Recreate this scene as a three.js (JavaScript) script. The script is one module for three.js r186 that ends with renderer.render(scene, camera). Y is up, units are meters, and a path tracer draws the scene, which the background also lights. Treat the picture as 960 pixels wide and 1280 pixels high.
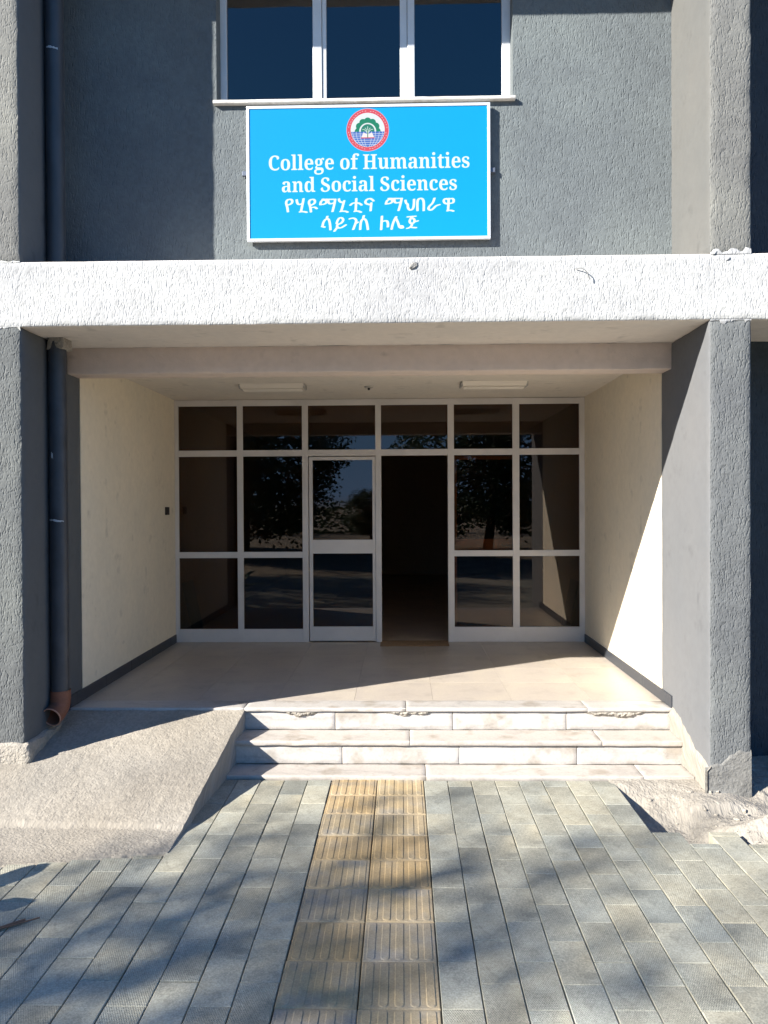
import * as THREE from 'three';
import { mergeGeometries, mergeVertices, toCreasedNormals } from 'three/addons/utils/BufferGeometryUtils.js';
import { RoundedBoxGeometry } from 'three/addons/geometries/RoundedBoxGeometry.js';

// ------------------------------------------------------------ camera, sky, sun, exposure
const EYE = 1.854;
const camera = new THREE.PerspectiveCamera(64.94, 3 / 4, 0.05, 600);
camera.position.set(0, EYE, 0);
camera.rotation.order = 'YXZ';
camera.rotation.set(-0.0111, 0.0228, -0.0052);
const scene = new THREE.Scene();
const renderer = new THREE.WebGLRenderer({ antialias: true });
renderer.toneMapping = THREE.LinearToneMapping;
renderer.toneMappingExposure = 3.35;
renderer.shadowMap.enabled = true;
const SUN = new THREE.Vector3(-1.54, 1.01, 1).normalize();
const sun = new THREE.DirectionalLight(new THREE.Color().setRGB(1, 0.95, 0.87), 4.2);
sun.position.copy(SUN).multiplyScalar(40); sun.target.position.set(0, 0, -5);
sun.position.add(sun.target.position);
sun.castShadow = true; sun.shadow.mapSize.set(4096, 4096);
Object.assign(sun.shadow.camera, { left: -16, right: 16, top: 16, bottom: -16, near: 1, far: 90 });
scene.add(sun, sun.target);
{
  const W = 512, H = 256, d = new Float32Array(W * H * 4);
  for (let j = 0; j < H; j++) for (let i = 0; i < W; i++) {
    const e = ((j + 0.5) / H - 0.5) * Math.PI, p = ((i + 0.5) / W - 0.5) * 2 * Math.PI;
    const dir = new THREE.Vector3(Math.cos(p) * Math.cos(e), Math.sin(e), Math.sin(p) * Math.cos(e));
    const t = Math.pow(Math.max(0, 1 - Math.max(0, Math.sin(e))), 2.3);
    const c = dir.dot(SUN), g = 0.06 * Math.exp((c - 1) * 9) + 0.012 * (0.5 + 0.5 * c);
    let r = 0.010 + 0.15 * t * t + g, gg = 0.050 + 0.235 * t + g, b = 0.185 + 0.33 * t + g * 0.9;
    if (e < 0) { r = 0.2; gg = 0.19; b = 0.17; }
    d.set([r, gg, b, 1], (j * W + i) * 4);
  }
  const sky = new THREE.DataTexture(d, W, H, THREE.RGBAFormat, THREE.FloatType);
  sky.mapping = THREE.EquirectangularReflectionMapping; sky.magFilter = sky.minFilter = THREE.LinearFilter;
  sky.needsUpdate = true;
  scene.background = sky; scene.environment = sky;
}

// ------------------------------------------------------------ helpers
function rng(seed) { let a = seed >>> 0; return () => { a = (a + 0x6D2B79F5) | 0; let t = Math.imul(a ^ (a >>> 15), 1 | a); t = (t + Math.imul(t ^ (t >>> 7), 61 | t)) ^ t; return ((t ^ (t >>> 14)) >>> 0) / 4294967296; }; }
const hash = (x, y, z) => { let h = Math.imul(x, 374761393) + Math.imul(y, 668265263) + Math.imul(z, 1274126177); h = Math.imul(h ^ (h >>> 13), 1103515245); return ((h ^ (h >>> 16)) >>> 0) / 4294967296; };
const sm = (t) => t * t * (3 - 2 * t), mix = (a, b, t) => a + (b - a) * t, clamp = (x, a = 0, b = 1) => Math.min(b, Math.max(a, x));
const sstep = (a, b, x) => sm(clamp((x - a) / (b - a)));
function n3(x, y, z) {
  const X = Math.floor(x), Y = Math.floor(y), Z = Math.floor(z), u = sm(x - X), v = sm(y - Y), w = sm(z - Z);
  const k = (a, b, c) => hash(X + a, Y + b, Z + c);
  return mix(mix(mix(k(0, 0, 0), k(1, 0, 0), u), mix(k(0, 1, 0), k(1, 1, 0), u), v), mix(mix(k(0, 0, 1), k(1, 0, 1), u), mix(k(0, 1, 1), k(1, 1, 1), u), v), w) - 0.5;
}
const fb = (x, y, z) => n3(x, y, z) + 0.5 * n3(x * 2.1, y * 2.1, z * 2.1 + 7) + 0.25 * n3(x * 4.3, y * 4.3, z * 4.3 + 3);
// periodic noise on the unit square
function pn(u, v, p, q, s) {
  const x = u * p, y = v * q, X = Math.floor(x), Y = Math.floor(y), a = sm(x - X), b = sm(y - Y);
  const k = (i, j) => hash(((X + i) % p + p) % p, ((Y + j) % q + q) % q, s);
  return mix(mix(k(0, 0), k(1, 0), a), mix(k(0, 1), k(1, 1), a), b) - 0.5;
}
const pf = (u, v, p, s, oct = 4, q = p) => { let r = 0, a = 1; for (let o = 0; o < oct; o++) { r += a * pn(u, v, p << o, q << o, s + o); a *= 0.55; } return r; };
function texture(n, metres, fn, srgb) {
  const d = new Uint8Array(n * n * 4);
  for (let j = 0; j < n; j++) for (let i = 0; i < n; i++) {
    const c = fn((i + 0.5) / n, (j + 0.5) / n, i, j), o = (j * n + i) * 4;
    if (typeof c === 'number') d[o] = d[o + 1] = d[o + 2] = clamp(c) * 255;
    else { d[o] = clamp(c[0]) * 255; d[o + 1] = clamp(c[1]) * 255; d[o + 2] = clamp(c[2]) * 255; }
    d[o + 3] = 255;
  }
  const t = new THREE.DataTexture(d, n, n, THREE.RGBAFormat);
  t.wrapS = t.wrapT = THREE.RepeatWrapping; t.magFilter = THREE.LinearFilter; t.minFilter = THREE.LinearMipmapLinearFilter; t.generateMipmaps = true;
  t.repeat.set(1 / metres, 1 / metres);
  if (srgb) t.colorSpace = THREE.SRGBColorSpace;
  t.needsUpdate = true; return t;
}
// texture coordinates in metres, from the side each triangle faces
function boxUV(g, du = 0, dv = 0) {
  g = g.index ? g.toNonIndexed() : g;
  const p = g.attributes.position, uv = new Float32Array(p.count * 2), a = new THREE.Vector3(), b = new THREE.Vector3(), c = new THREE.Vector3();
  for (let i = 0; i < p.count; i += 3) {
    a.fromBufferAttribute(p, i); b.fromBufferAttribute(p, i + 1); c.fromBufferAttribute(p, i + 2);
    const n = b.clone().sub(a).cross(c.clone().sub(a)), X = Math.abs(n.x), Y = Math.abs(n.y), Z = Math.abs(n.z);
    [a, b, c].forEach((q, k) => {
      const o = (i + k) * 2;
      if (Y >= X && Y >= Z) { uv[o] = q.x; uv[o + 1] = q.z; } else if (X > Z) { uv[o] = q.z; uv[o + 1] = q.y; } else { uv[o] = q.x; uv[o + 1] = q.y; }
      uv[o] += du; uv[o + 1] += dv;
    });
  }
  g.setAttribute('uv', new THREE.BufferAttribute(uv, 2)); return g;
}
// D is the distance in front of the camera; z = -D
function box(x0, x1, y0, y1, D0, D1) { const g = new THREE.BoxGeometry(x1 - x0, y1 - y0, D1 - D0); g.translate((x0 + x1) / 2, (y0 + y1) / 2, -(D0 + D1) / 2); return boxUV(g); }
function rbox(x0, x1, y0, y1, D0, D1, r = 0.003) { const g = new RoundedBoxGeometry(x1 - x0, y1 - y0, D1 - D0, 1, r); g.translate((x0 + x1) / 2, (y0 + y1) / 2, -(D0 + D1) / 2); return boxUV(g); }
// a box of hand-trowelled work: uneven faces, worn arrises; group 0 is the front face, group 1 the rest
function roughBox(x0, x1, y0, y1, D0, D1, step, amp, r, seed, split) {
  const arr = (a, b, s = step) => { const L = b - a, n = Math.max(1, Math.round((L - 2 * r) / s)), o = [a]; for (let i = 0; i <= n; i++) o.push(a + r + (L - 2 * r) * i / n); o.push(b); return o; };
  const xs = arr(x0, x1), ys = arr(y0, y1), zs = arr(-D1, -D0), pos = [], lo = [x0, y0, -D1], hi = [x1, y1, -D0];
  const pt = (q) => {
    const e = q.map((v, i) => (v === lo[i] ? 1 : v === hi[i] ? -1 : 0)), ne = e.filter((v) => v).length;
    const w = q.map((v, i) => v + (ne > 1 ? e[i] * r * 0.34 : 0));
    const f = seed * 3.7;
    const big = ne > 1 ? 1.7 : 1;
    return [w[0] + amp * big * fb(w[0] * 9 + f, w[1] * 9, w[2] * 9), w[1] + amp * big * fb(w[0] * 9, w[1] * 9 + f + 31, w[2] * 9), w[2] + amp * big * fb(w[0] * 9 + 17, w[1] * 9, w[2] * 9 + f)];
  };
  const faces = [];
  const face = (A, B, mk, flip) => { const out = []; for (let i = 0; i < A.length - 1; i++) for (let j = 0; j < B.length - 1; j++) { const a = mk(A[i], B[j]), b = mk(A[i + 1], B[j]), c = mk(A[i + 1], B[j + 1]), d = mk(A[i], B[j + 1]); const t = flip ? [a, c, b, a, d, c] : [a, b, c, a, c, d]; for (const q of t) out.push(...pt(q)); } faces.push(out); };
  face(xs, ys, (a, b) => [a, b, hi[2]], false);
  face(xs, ys, (a, b) => [a, b, lo[2]], true);
  face(zs, ys, (a, b) => [hi[0], b, a], true);
  face(zs, ys, (a, b) => [lo[0], b, a], false);
  face(xs, zs, (a, b) => [a, hi[1], b], true);
  face(xs, zs, (a, b) => [a, lo[1], b], false);
  for (const f of faces) pos.push(f);
  let g = new THREE.BufferGeometry(); g.setAttribute('position', new THREE.BufferAttribute(new Float32Array(pos.flat()), 3));
  g = toCreasedNormals(mergeVertices(g, 1e-5), 0.75); g = boxUV(g);
  if (split) { const n0 = faces[0].length / 3, n = g.attributes.position.count; g.addGroup(0, n0, 0); g.addGroup(n0, n - n0, 1); }
  return g;
}
function grid(nu, nv, fn, flip) {
  const p = [], uv = [], ix = [];
  for (let j = 0; j <= nv; j++) for (let i = 0; i <= nu; i++) { const q = fn(i / nu, j / nv); p.push(q[0], q[1], q[2]); uv.push(q[0], q[2] + q[1]); }
  for (let j = 0; j < nv; j++) for (let i = 0; i < nu; i++) { const a = j * (nu + 1) + i, b = a + 1, c = a + nu + 1, d = c + 1; flip ? ix.push(a, c, b, b, c, d) : ix.push(a, b, c, b, d, c); }
  const g = new THREE.BufferGeometry(); g.setAttribute('position', new THREE.Float32BufferAttribute(p, 3)); g.setAttribute('uv', new THREE.Float32BufferAttribute(uv, 2)); g.setIndex(ix); g.computeVertexNormals(); return g;
}
function slab(w, h, d, c, du = 0, dv = 0) {   // chamfered slab, top at y = 0
  const q = (x, y, z) => [x, y, z], a = w / 2, b = d / 2, S = [[-1, 1], [1, 1], [1, -1], [-1, -1]], p = [];
  const T = S.map(([i, k]) => q(i * (a - c), 0, k * (b - c))), M = S.map(([i, k]) => q(i * a, -c, k * b)), B = S.map(([i, k]) => q(i * a, -h, k * b));
  const quad = (A, B_, C, D) => p.push(...A, ...B_, ...C, ...A, ...C, ...D);
  quad(T[0], T[1], T[2], T[3]);
  for (let i = 0; i < 4; i++) { const j = (i + 1) % 4; quad(M[i], M[j], T[j], T[i]); quad(B[i], B[j], M[j], M[i]); }
  const g = new THREE.BufferGeometry(); g.setAttribute('position', new THREE.Float32BufferAttribute(p, 3)); g.computeVertexNormals(); return boxUV(g, du, dv);
}
const taken = {};
const numbered = (n) => { const k = taken[n] = (taken[n] ?? -1) + 1; return k ? `${n}_${String(k).padStart(3, '0')}` : n; };
function mesh(name, g, m, parent) { const o = new THREE.Mesh(Array.isArray(g) ? mergeGeometries(g.map((x) => (x.index ? x.toNonIndexed() : x))) : g, m); o.name = parent === scene ? numbered(name) : name; o.castShadow = o.receiveShadow = true; parent.add(o); return o; }
function thing(name, label, category, p = [0, 0, 0], group) { const o = new THREE.Group(); o.name = numbered(name); o.position.set(...p); o.userData = { label, category }; if (group) o.userData.group = group; scene.add(o); return o; }
function part(name, parent) { const o = new THREE.Group(); o.name = name; parent.add(o); return o; }
function setting(name, label) { const o = new THREE.Group(); o.name = name; o.userData = { kind: 'structure' }; if (label) o.userData.label = label; scene.add(o); return o; }
const C = (r, g, b) => new THREE.Color().setRGB(r, g, b);
const mat = (color, rough = 0.9, o = {}) => new THREE.MeshStandardMaterial({ color, roughness: rough, ...o });

// ------------------------------------------------------------ surfaces
const plasterH = (() => {
  const n = 1024, h = new Float32Array(n * n), r = rng(11);
  for (let j = 0; j < n; j++) for (let i = 0; i < n; i++) h[j * n + i] = 0.72 + 0.16 * pf(i / n, j / n, 90, 5, 3) + 0.10 * pf(i / n, j / n, 8, 9, 2);
  for (let k = 0; k < 3600; k++) {
    let x = r() * n, y = r() * n; const L = 12 + 52 * r() * r(), w = 1.8 + 2.0 * r(), dep = 0.2 + 0.6 * r(); let dx = (r() - 0.5) * 0.5;
    for (let s = 0; s < L; s++) {
      dx += (r() - 0.5) * 0.28; dx *= 0.93; x += dx; y += 1;
      const e = Math.min(1, Math.min(s, L - s) / 8), W = Math.ceil(w * 2);
      for (let i = -W; i <= W; i++) { const X = ((Math.round(x) + i) % n + n) % n, Y = ((Math.round(y) % n) + n) % n, f = Math.exp(-(i * i) / (w * w)) * dep * e; h[Y * n + X] = Math.max(0, h[Y * n + X] - f * 0.55); }
    }
  }
  return texture(n, 1.0, (u, v, i, j) => h[j * n + i]);
})();
const blotch = texture(512, 3.1, (u, v) => { const a = pf(u, v, 5, 21, 5), b = pf(u, v, 120, 4, 2); const k = 0.90 + 0.11 * a + 0.07 * b; return [k, k, k * (1 - 0.02 * a)]; }, true);
const smoothH = texture(512, 1.1, (u, v) => 0.5 + 0.35 * pf(u, v, 6, 31, 5) + 0.12 * pf(u, v, 150, 3, 2));
const smear = texture(512, 2.3, (u, v) => { const a = pf(u, v, 4, 61, 5), b = pf(u, v, 60, 41, 3), d = clamp(pf(u, v, 18, 45, 4) * 2.2 - 0.9); const k = 0.95 + 0.035 * a + 0.025 * b - 0.10 * d; return [k, k * (1 - 0.01 * a), k * (1 - 0.02 * a)]; }, true);
const concreteH = texture(1024, 1.6, (u, v) => { const a = pf(u, v, 7, 71, 6), b = pf(u, v, 160, 73, 2), c = pf(u, v, 30, 79, 3, 12); return 0.55 + 0.22 * a + 0.22 * b + 0.20 * c - (b > 0.55 ? 0.25 : 0); });
const concreteC = texture(1024, 2.7, (u, v) => { const a = pf(u, v, 5, 81, 6), b = pf(u, v, 200, 83, 2), s = pf(u, v, 3, 88, 3); const k = 0.88 + 0.13 * a + 0.10 * b; return [k, k * (0.985 + 0.02 * s), k * (0.965 + 0.05 * s)]; }, true);
const roughH = texture(1024, 1.0, (u, v) => { const a = pf(u, v, 9, 171, 6), b = pf(u, v, 90, 173, 3); return 0.5 + 0.4 * a + 0.35 * b; });
const marbleC = texture(1024, 1.9, (u, v) => {
  const w = pf(u, v, 4, 91, 4), vein = 1 - Math.abs(pf(u + 0.05 * w, v, 3, 95, 5, 9)) * 5, vv = clamp(vein) ** 3;
  const dirt = clamp(pf(u, v, 14, 97, 5) * 1.9 - 0.15), sp = pf(u, v, 190, 99, 2);
  const gr = clamp(pf(u, v, 70, 94, 3) * 1.8 - 0.5); const k = 0.93 - 0.07 * vv - 0.05 * w + 0.05 * sp - 0.09 * gr;
  return [k * (1 - 0.13 * dirt), k * (0.99 - 0.15 * dirt), k * (0.98 - 0.18 * dirt)];
}, true);
const tileC = texture(512, 1.2, (u, v) => { const a = pf(u, v, 6, 101, 4), b = pf(u, v, 150, 103, 2), d = clamp(pf(u, v, 9, 108, 5) * 1.6 - 0.2); const k = 0.95 + 0.04 * a + 0.05 * b - 0.07 * d; return [k, k * 0.995, k * (0.985 - 0.02 * a)]; }, true);
const paverH = texture(512, 0.32, (u, v) => {
  const N = 36, row = Math.floor(v * N), x = u * N + (row & 1) * 0.5, fx = x - Math.floor(x) - 0.5, fy = v * N - row - 0.5, r = Math.hypot(fx, fy * 0.9);
  return 0.62 - 0.5 * Math.exp(-r * r * 11) + 0.16 * pf(u, v, 60, 111, 3) + 0.2 * pf(u, v, 5, 115, 3);
});
const paverFlatH = texture(512, 0.5, (u, v) => 0.5 + 0.25 * pf(u, v, 10, 131, 5) + 0.25 * pf(u, v, 110, 133, 2));
const paverC = texture(1024, 1.3, (u, v) => { const a = pf(u, v, 7, 121, 5), b = pf(u, v, 260, 123, 2), c = pf(u, v, 4, 127, 3), d = clamp(pf(u, v, 22, 129, 4) * 2 - 0.5); const k = 0.86 + 0.16 * a + 0.17 * b - 0.10 * d; return [k * (1 + 0.035 * c), k, k * (0.975 - 0.05 * c)]; }, true);
const yellowC = texture(1024, 1.1, (u, v) => { const a = pf(u, v, 6, 141, 5), b = pf(u, v, 220, 143, 2), d = clamp(pf(u, v, 10, 147, 5) * 1.7 - 0.1), e = pf(u, v, 5, 149, 3); const k = 0.88 + 0.13 * a + 0.12 * b; return [k * (1 - 0.10 * d), k * (0.98 - 0.06 * d + 0.03 * e), k * (0.93 + 0.03 * d + 0.1 * e)]; }, true);
const soilC = texture(1024, 2.2, (u, v) => { const a = pf(u, v, 6, 151, 6), b = pf(u, v, 200, 153, 2), c = pf(u, v, 30, 157, 4); const k = 0.82 + 0.2 * a + 0.22 * b; return [k, k * (0.97 - 0.02 * c), k * (0.91 - 0.05 * c)]; }, true);
const metalC = texture(256, 0.9, (u, v) => 0.93 + 0.05 * pf(u, v, 4, 163, 4), true);

const bumped = (bumpMap, bumpScale, map) => ({ bumpMap, bumpScale, map });
const M = {
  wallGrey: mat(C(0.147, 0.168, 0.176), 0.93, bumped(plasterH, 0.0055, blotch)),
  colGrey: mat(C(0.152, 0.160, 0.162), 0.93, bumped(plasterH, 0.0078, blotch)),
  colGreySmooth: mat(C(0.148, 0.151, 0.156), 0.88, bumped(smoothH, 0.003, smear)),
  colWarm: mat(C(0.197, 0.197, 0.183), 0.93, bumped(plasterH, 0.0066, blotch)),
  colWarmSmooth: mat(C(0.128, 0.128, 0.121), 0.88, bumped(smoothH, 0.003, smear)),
  white: mat(C(0.525, 0.525, 0.513), 0.92, bumped(plasterH, 0.0046, blotch)),
  underside: mat(C(0.84, 0.76, 0.68), 0.93, bumped(smoothH, 0.003, smear)),
  beam: mat(C(0.78, 0.65, 0.565), 0.95, bumped(concreteH, 0.004, smear)),
  shadedGreySmooth: mat(C(0.105, 0.112, 0.118), 0.88, bumped(smoothH, 0.003, smear)),  // column side grey darkened, shade on the left columns painted into the colour
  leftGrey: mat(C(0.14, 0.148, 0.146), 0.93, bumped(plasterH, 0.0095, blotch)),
  navy: mat(C(0.05, 0.066, 0.082), 0.93, bumped(plasterH, 0.008, blotch)),  // wall grey darkened to navy, shade beyond the right column painted in
  cream: mat(C(0.87, 0.775, 0.61), 0.85, bumped(smoothH, 0.002, smear)),
  ceiling: mat(C(0.85, 0.775, 0.68), 0.9, bumped(smoothH, 0.002, smear)),
  concrete: mat(C(0.365, 0.335, 0.285), 0.96, bumped(concreteH, 0.010, concreteC)),
  mortar: mat(C(0.42, 0.39, 0.34), 0.97, bumped(roughH, 0.012, concreteC)),
  mortarGrey: mat(C(0.34, 0.335, 0.32), 0.97, bumped(roughH, 0.010, concreteC)),
  marble: mat(C(0.545, 0.525, 0.50), 0.42, { map: marbleC }),
  marbleWorn: mat(C(0.50, 0.465, 0.425), 0.6, { map: marbleC }),
  tile: mat(C(0.60, 0.53, 0.45), 0.38, { map: tileC }),
  skirt: mat(C(0.05, 0.055, 0.065), 0.45, { map: tileC }),
  grout: mat(C(0.30, 0.28, 0.25), 0.95),
  alu: mat(C(0.80, 0.755, 0.72), 0.42, { metalness: 0.15, map: metalC }),
  aluWhite: mat(C(0.74, 0.745, 0.75), 0.4, { metalness: 0.1, map: metalC }),
  black: mat(C(0.012, 0.012, 0.013), 0.4),
  soil: mat(C(0.44, 0.39, 0.325), 1, bumped(roughH, 0.016, soilC)),
  ground: mat(C(0.44, 0.385, 0.31), 1, bumped(roughH, 0.02, soilC)),
  bark: mat(C(0.13, 0.10, 0.075), 0.95, bumped(roughH, 0.02, soilC)),
  leaf: new THREE.MeshPhysicalMaterial({ color: C(0.045, 0.085, 0.025), roughness: 0.7, transmission: 0.25, thickness: 0, side: THREE.DoubleSide }),
  bronze: new THREE.MeshPhysicalMaterial({ color: C(0.52, 0.38, 0.27), roughness: 0, transmission: 1, thickness: 0, ior: 1.52 }),
  blueGlass: new THREE.MeshPhysicalMaterial({ color: C(0.12, 0.2, 0.32), roughness: 0, transmission: 1, thickness: 0, ior: 1.72 }),
};

// ------------------------------------------------------------ ground
const DF = 5.165, DW = 5.884, DB = 6.117, DD = 8.656, XL = -2.4625, XR = 1.955, FL = 0.354;
{
  const s = new THREE.Shape(); s.moveTo(-300, -300); s.lineTo(300, -300); s.lineTo(300, 300); s.lineTo(-300, 300); s.closePath();
  const h = new THREE.Path(); h.moveTo(-7, -7); h.lineTo(-7, 3); h.lineTo(7, 3); h.lineTo(7, -7); h.closePath(); s.holes.push(h);   // (x, z)
  const g = new THREE.ShapeGeometry(s); const p = g.attributes.position;
  for (let i = 0; i < p.count; i++) p.setXYZ(i, p.getX(i), -0.012, p.getY(i));
  const ix = g.index.array; for (let i = 0; i < ix.length; i += 3) { const t = ix[i]; ix[i] = ix[i + 1]; ix[i + 1] = t; }
  g.computeVertexNormals();
  const o = mesh('ground', boxUV(g), M.ground, scene); o.userData = { kind: 'structure' };
  const b = mesh('paving_bed', box(-7, 7, -0.4, -0.168, -3, 7), M.soil, scene); b.userData = { kind: 'structure' };
}
const TP = 0.3087, D0 = 5.4014, SX0 = -0.4829, SX1 = SX0 + 2 * TP, PW = 0.157;
{ // grey concrete pavers, running bond, columns running towards the steps
  const pav = setting('pavement', 'grey dimpled concrete paving blocks in running bond');
  const r = rng(5), tones = [], geo = {};
  for (let k = 0; k < 7; k++) { const v = [0.385, 0.39, 0.40, 0.385, 0.41, 0.37, 0.27][k], w = [0.01, 0, 0.015, -0.005, 0.01, 0.0, -0.012][k]; tones.push(mat(C(v + w, v * 0.985, v * 0.86 - w * 1.2), 0.9, k === 4 ? bumped(paverFlatH, 0.0018, paverC) : bumped(paverH, k === 6 ? 0.002 : 0.0034, paverC))); }
  const get = (L, v) => { const k = L.toFixed(3) + v; return geo[k] ??= slab(PW - 0.0042, 0.17, L - 0.003, 0.0028, v * 0.371, v * 0.517); };
  const far = [];
  const put = (x0, Dn, Df) => {   // near and far end of one block
    const L = Df - Dn; if (L < 0.025) return;
    const v = Math.floor(r() * 6), t = r() < 0.028 ? 6 : r() < 0.12 ? 4 : Math.floor(r() * 6), dy = (r() - 0.5) * 0.004, a = (r() - 0.5) * 0.006, e = (r() - 0.5) * 0.006, jx = (r() - 0.5) * 0.002;
    const x = x0 + PW / 2 + jx, z = -(Dn + Df) / 2;
    if (Df > 2.55 && x > -2.5 && x < 2.5) { const o = mesh('paver', get(L, v), tones[t], pav); o.position.set(x, dy, z); o.rotation.set(e, (r() - 0.5) * 0.008, a); }
    else { const g = get(L, v).clone(); g.translate(x, dy, z); far.push(g); }
  };
  const column = (x0, odd, end, near) => {
    let Df = end; let k = Math.floor((D0 - end) / TP + (odd ? 0.5 : 0) + 1e-6);
    for (; ;) { let Dn = D0 - (k + 1) * TP + (odd ? TP / 2 : 0); if (Df - Dn < 0.03) { k++; continue; } if (Df < near) break; put(x0, Dn, Df); Df = Dn; k++; }
  };
  const rightEnd = [5.36, 5.36, 5.36, 5.36, 5.36, 5.36, 5.36, 5.36, 4.53, 4.375, 4.53, 4.375, 4.53, 4.375];
  for (let c = 0; c < 40; c++) column(SX1 + c * PW, c & 1, rightEnd[c] ?? 4.45 - 0.05 * (c & 1), -2.9);
  for (let c = 0; c < 38; c++) { const x0 = SX0 - (c + 1) * PW; column(x0, !(c & 1), c < 5 ? 5.36 : 4.24 - 0.2 * clamp(-(x0 + 1.2)) * 0.9, -2.9); }
  const f = mesh('paver_field', mergeGeometries(far), tones[0], pav); f.userData.kind = 'stuff';

  const tac = setting('tactile_path', 'strip of yellow ribbed tactile paving tiles leading to the steps');
  const bar = new THREE.Shape(); { const w = 0.0165, L = 0.1445; bar.moveTo(-w, -L + w); bar.absarc(0, -L + w, w, Math.PI, 2 * Math.PI, false); bar.lineTo(w, L - w); bar.absarc(0, L - w, w, 0, Math.PI, false); bar.closePath(); }
  const bars = [];
  for (let k = 0; k < 5; k++) { const g = new THREE.ExtrudeGeometry(bar, { depth: 0.0035, bevelEnabled: true, bevelThickness: 0.003, bevelSize: 0.004, bevelOffset: -0.0015, bevelSegments: 1, curveSegments: 5 }); g.rotateX(-Math.PI / 2); g.translate((k - 2) * 0.0595, -0.0035, 0); bars.push(boxUV(g)); }
  const tileG = [0, 1, 2, 3].map((v) => { const g = mergeGeometries([slab(0.3045, 0.16, 0.305, 0.004), ...bars]); const uv = g.attributes.uv; for (let i = 0; i < uv.count; i++) uv.setXY(i, uv.getX(i) + v * 0.29, uv.getY(i) + v * 0.41); g.deleteAttribute('normal'); g.computeVertexNormals(); return g; });
  const ym = [[0.475, 0.385, 0.255], [0.50, 0.41, 0.285], [0.46, 0.385, 0.275], [0.47, 0.36, 0.22], [0.43, 0.37, 0.285]].map((c) => mat(C(...c), 0.85, bumped(paverFlatH, 0.0012, yellowC)));
  for (let i = 0; i < 22; i++) for (let c = 0; c < 2; c++) {
    const o = mesh('tactile_tile', tileG[Math.floor(r() * 4)], ym[Math.floor(r() * 5)], tac);
    o.position.set(SX0 + (c + 0.5) * TP + (r() - 0.5) * 0.002, -0.004 + (r() - 0.5) * 0.003, -(D0 - (i + 0.5) * TP) + 0.02 * (i === 0 ? 0 : 0)); o.rotation.y = (r() - 0.5) * 0.006 + (r() < 0.5 ? Math.PI : 0); o.rotation.z = (r() - 0.5) * 0.006;
  }
}
{ // broken ground and leftover concrete to the right of the steps
  const H = (x, D) => {
    const n = fb(x * 6, D * 6, 3), n2 = fb(x * 17, D * 17, 9);
    let y = -0.055 + 0.018 * n;
    const bench = sstep(4.90 + 0.05 * n, 5.02 + 0.05 * n, D) * sstep(1.42, 1.58, x + 0.03 * n) * (1 - sstep(2.05, 2.3, x + 0.05 * n));
    y = mix(y, -0.006 + 0.006 * n2, bench);
    y = Math.max(y, -0.07 + 0.075 * sstep(5.0, 5.3, D + 0.05 * n));
    const pit = (1 - sstep(0.18, 0.40, x - 1.389 - 0.2 * (5.33 - D))) * (D > 4.4 ? 1 : 0) * sstep(5.36, 4.7, D) * sstep(4.45, 4.55, D);
    y = Math.min(y, mix(y, -0.155, clamp(pit)));
    const hole = Math.exp(-(((x - 1.6) / 0.1) ** 2) - ((D - 4.45) / 0.07) ** 2) + Math.exp(-(((x - 1.98) / 0.16) ** 2) - ((D - 4.40) / 0.05) ** 2);
    y -= 0.055 * hole;
    const mound = Math.exp(-(((x - 2.15) / 0.24) ** 2) - ((D - 4.62) / 0.13) ** 2); y += 0.12 * mound;
    y += (0.014 * n2 + 0.009 * fb(x * 46, D * 46, 5) + 0.012 * Math.max(0, fb(x * 28, D * 28, 11) - 0.35)) * (1 - 0.62 * bench);
    if (D < 4.36) y = Math.min(y, -0.06);
    return y;
  };
  const o = mesh('rubble_ground', grid(230, 110, (u, v) => { const x = 1.36 + 4.6 * u, D = 4.25 + 1.75 * v; return [x, H(x, D), -D]; }), M.mortar, scene); o.userData = { kind: 'structure' };
  const r = rng(77), st = [];
  for (let k = 0; k < 170; k++) {
    const g = new THREE.IcosahedronGeometry(0.003 + 0.017 * r() ** 4, 0), p = g.attributes.position; const s = r() * 50;
    for (let i = 0; i < p.count; i++) { const f = 1 + 0.5 * n3(p.getX(i) * 90 + s, p.getY(i) * 90, p.getZ(i) * 90); p.setXYZ(i, p.getX(i) * f, p.getY(i) * f * 0.8, p.getZ(i) * f); }
    const which = r(); let x, D;
    if (which < 0.3) { x = 1.56 + 0.12 * r(); D = 4.39 + 0.13 * r(); } else if (which < 0.5) { x = 1.85 + 0.3 * r(); D = 4.38 + 0.1 * r(); } else { x = 1.42 + 1.1 * r(); D = 4.55 + 0.75 * r(); }
    g.translate(x, H(x, D) + 0.004, -D); g.computeVertexNormals(); st.push(boxUV(g));
  }
  const s = mesh('gravel', mergeGeometries(st), M.mortar, scene); s.userData = { kind: 'stuff', label: 'small stones scattered over the broken ground beside the steps', category: 'gravel' };
  const big = thing('stone', 'pale stone lying in the gap between the paving blocks at right', 'stone', [1.585, H(1.585, 4.45), -4.45]);
  const g = new THREE.IcosahedronGeometry(0.03, 2), p = g.attributes.position; for (let i = 0; i < p.count; i++) { const f = 1 + 0.6 * n3(p.getX(i) * 40, p.getY(i) * 40, p.getZ(i) * 40); p.setXYZ(i, p.getX(i) * f, p.getY(i) * f * 0.75 + 0.02, p.getZ(i) * f); } g.computeVertexNormals();
  mesh('rock', boxUV(g), M.marbleWorn, big);
}

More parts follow.
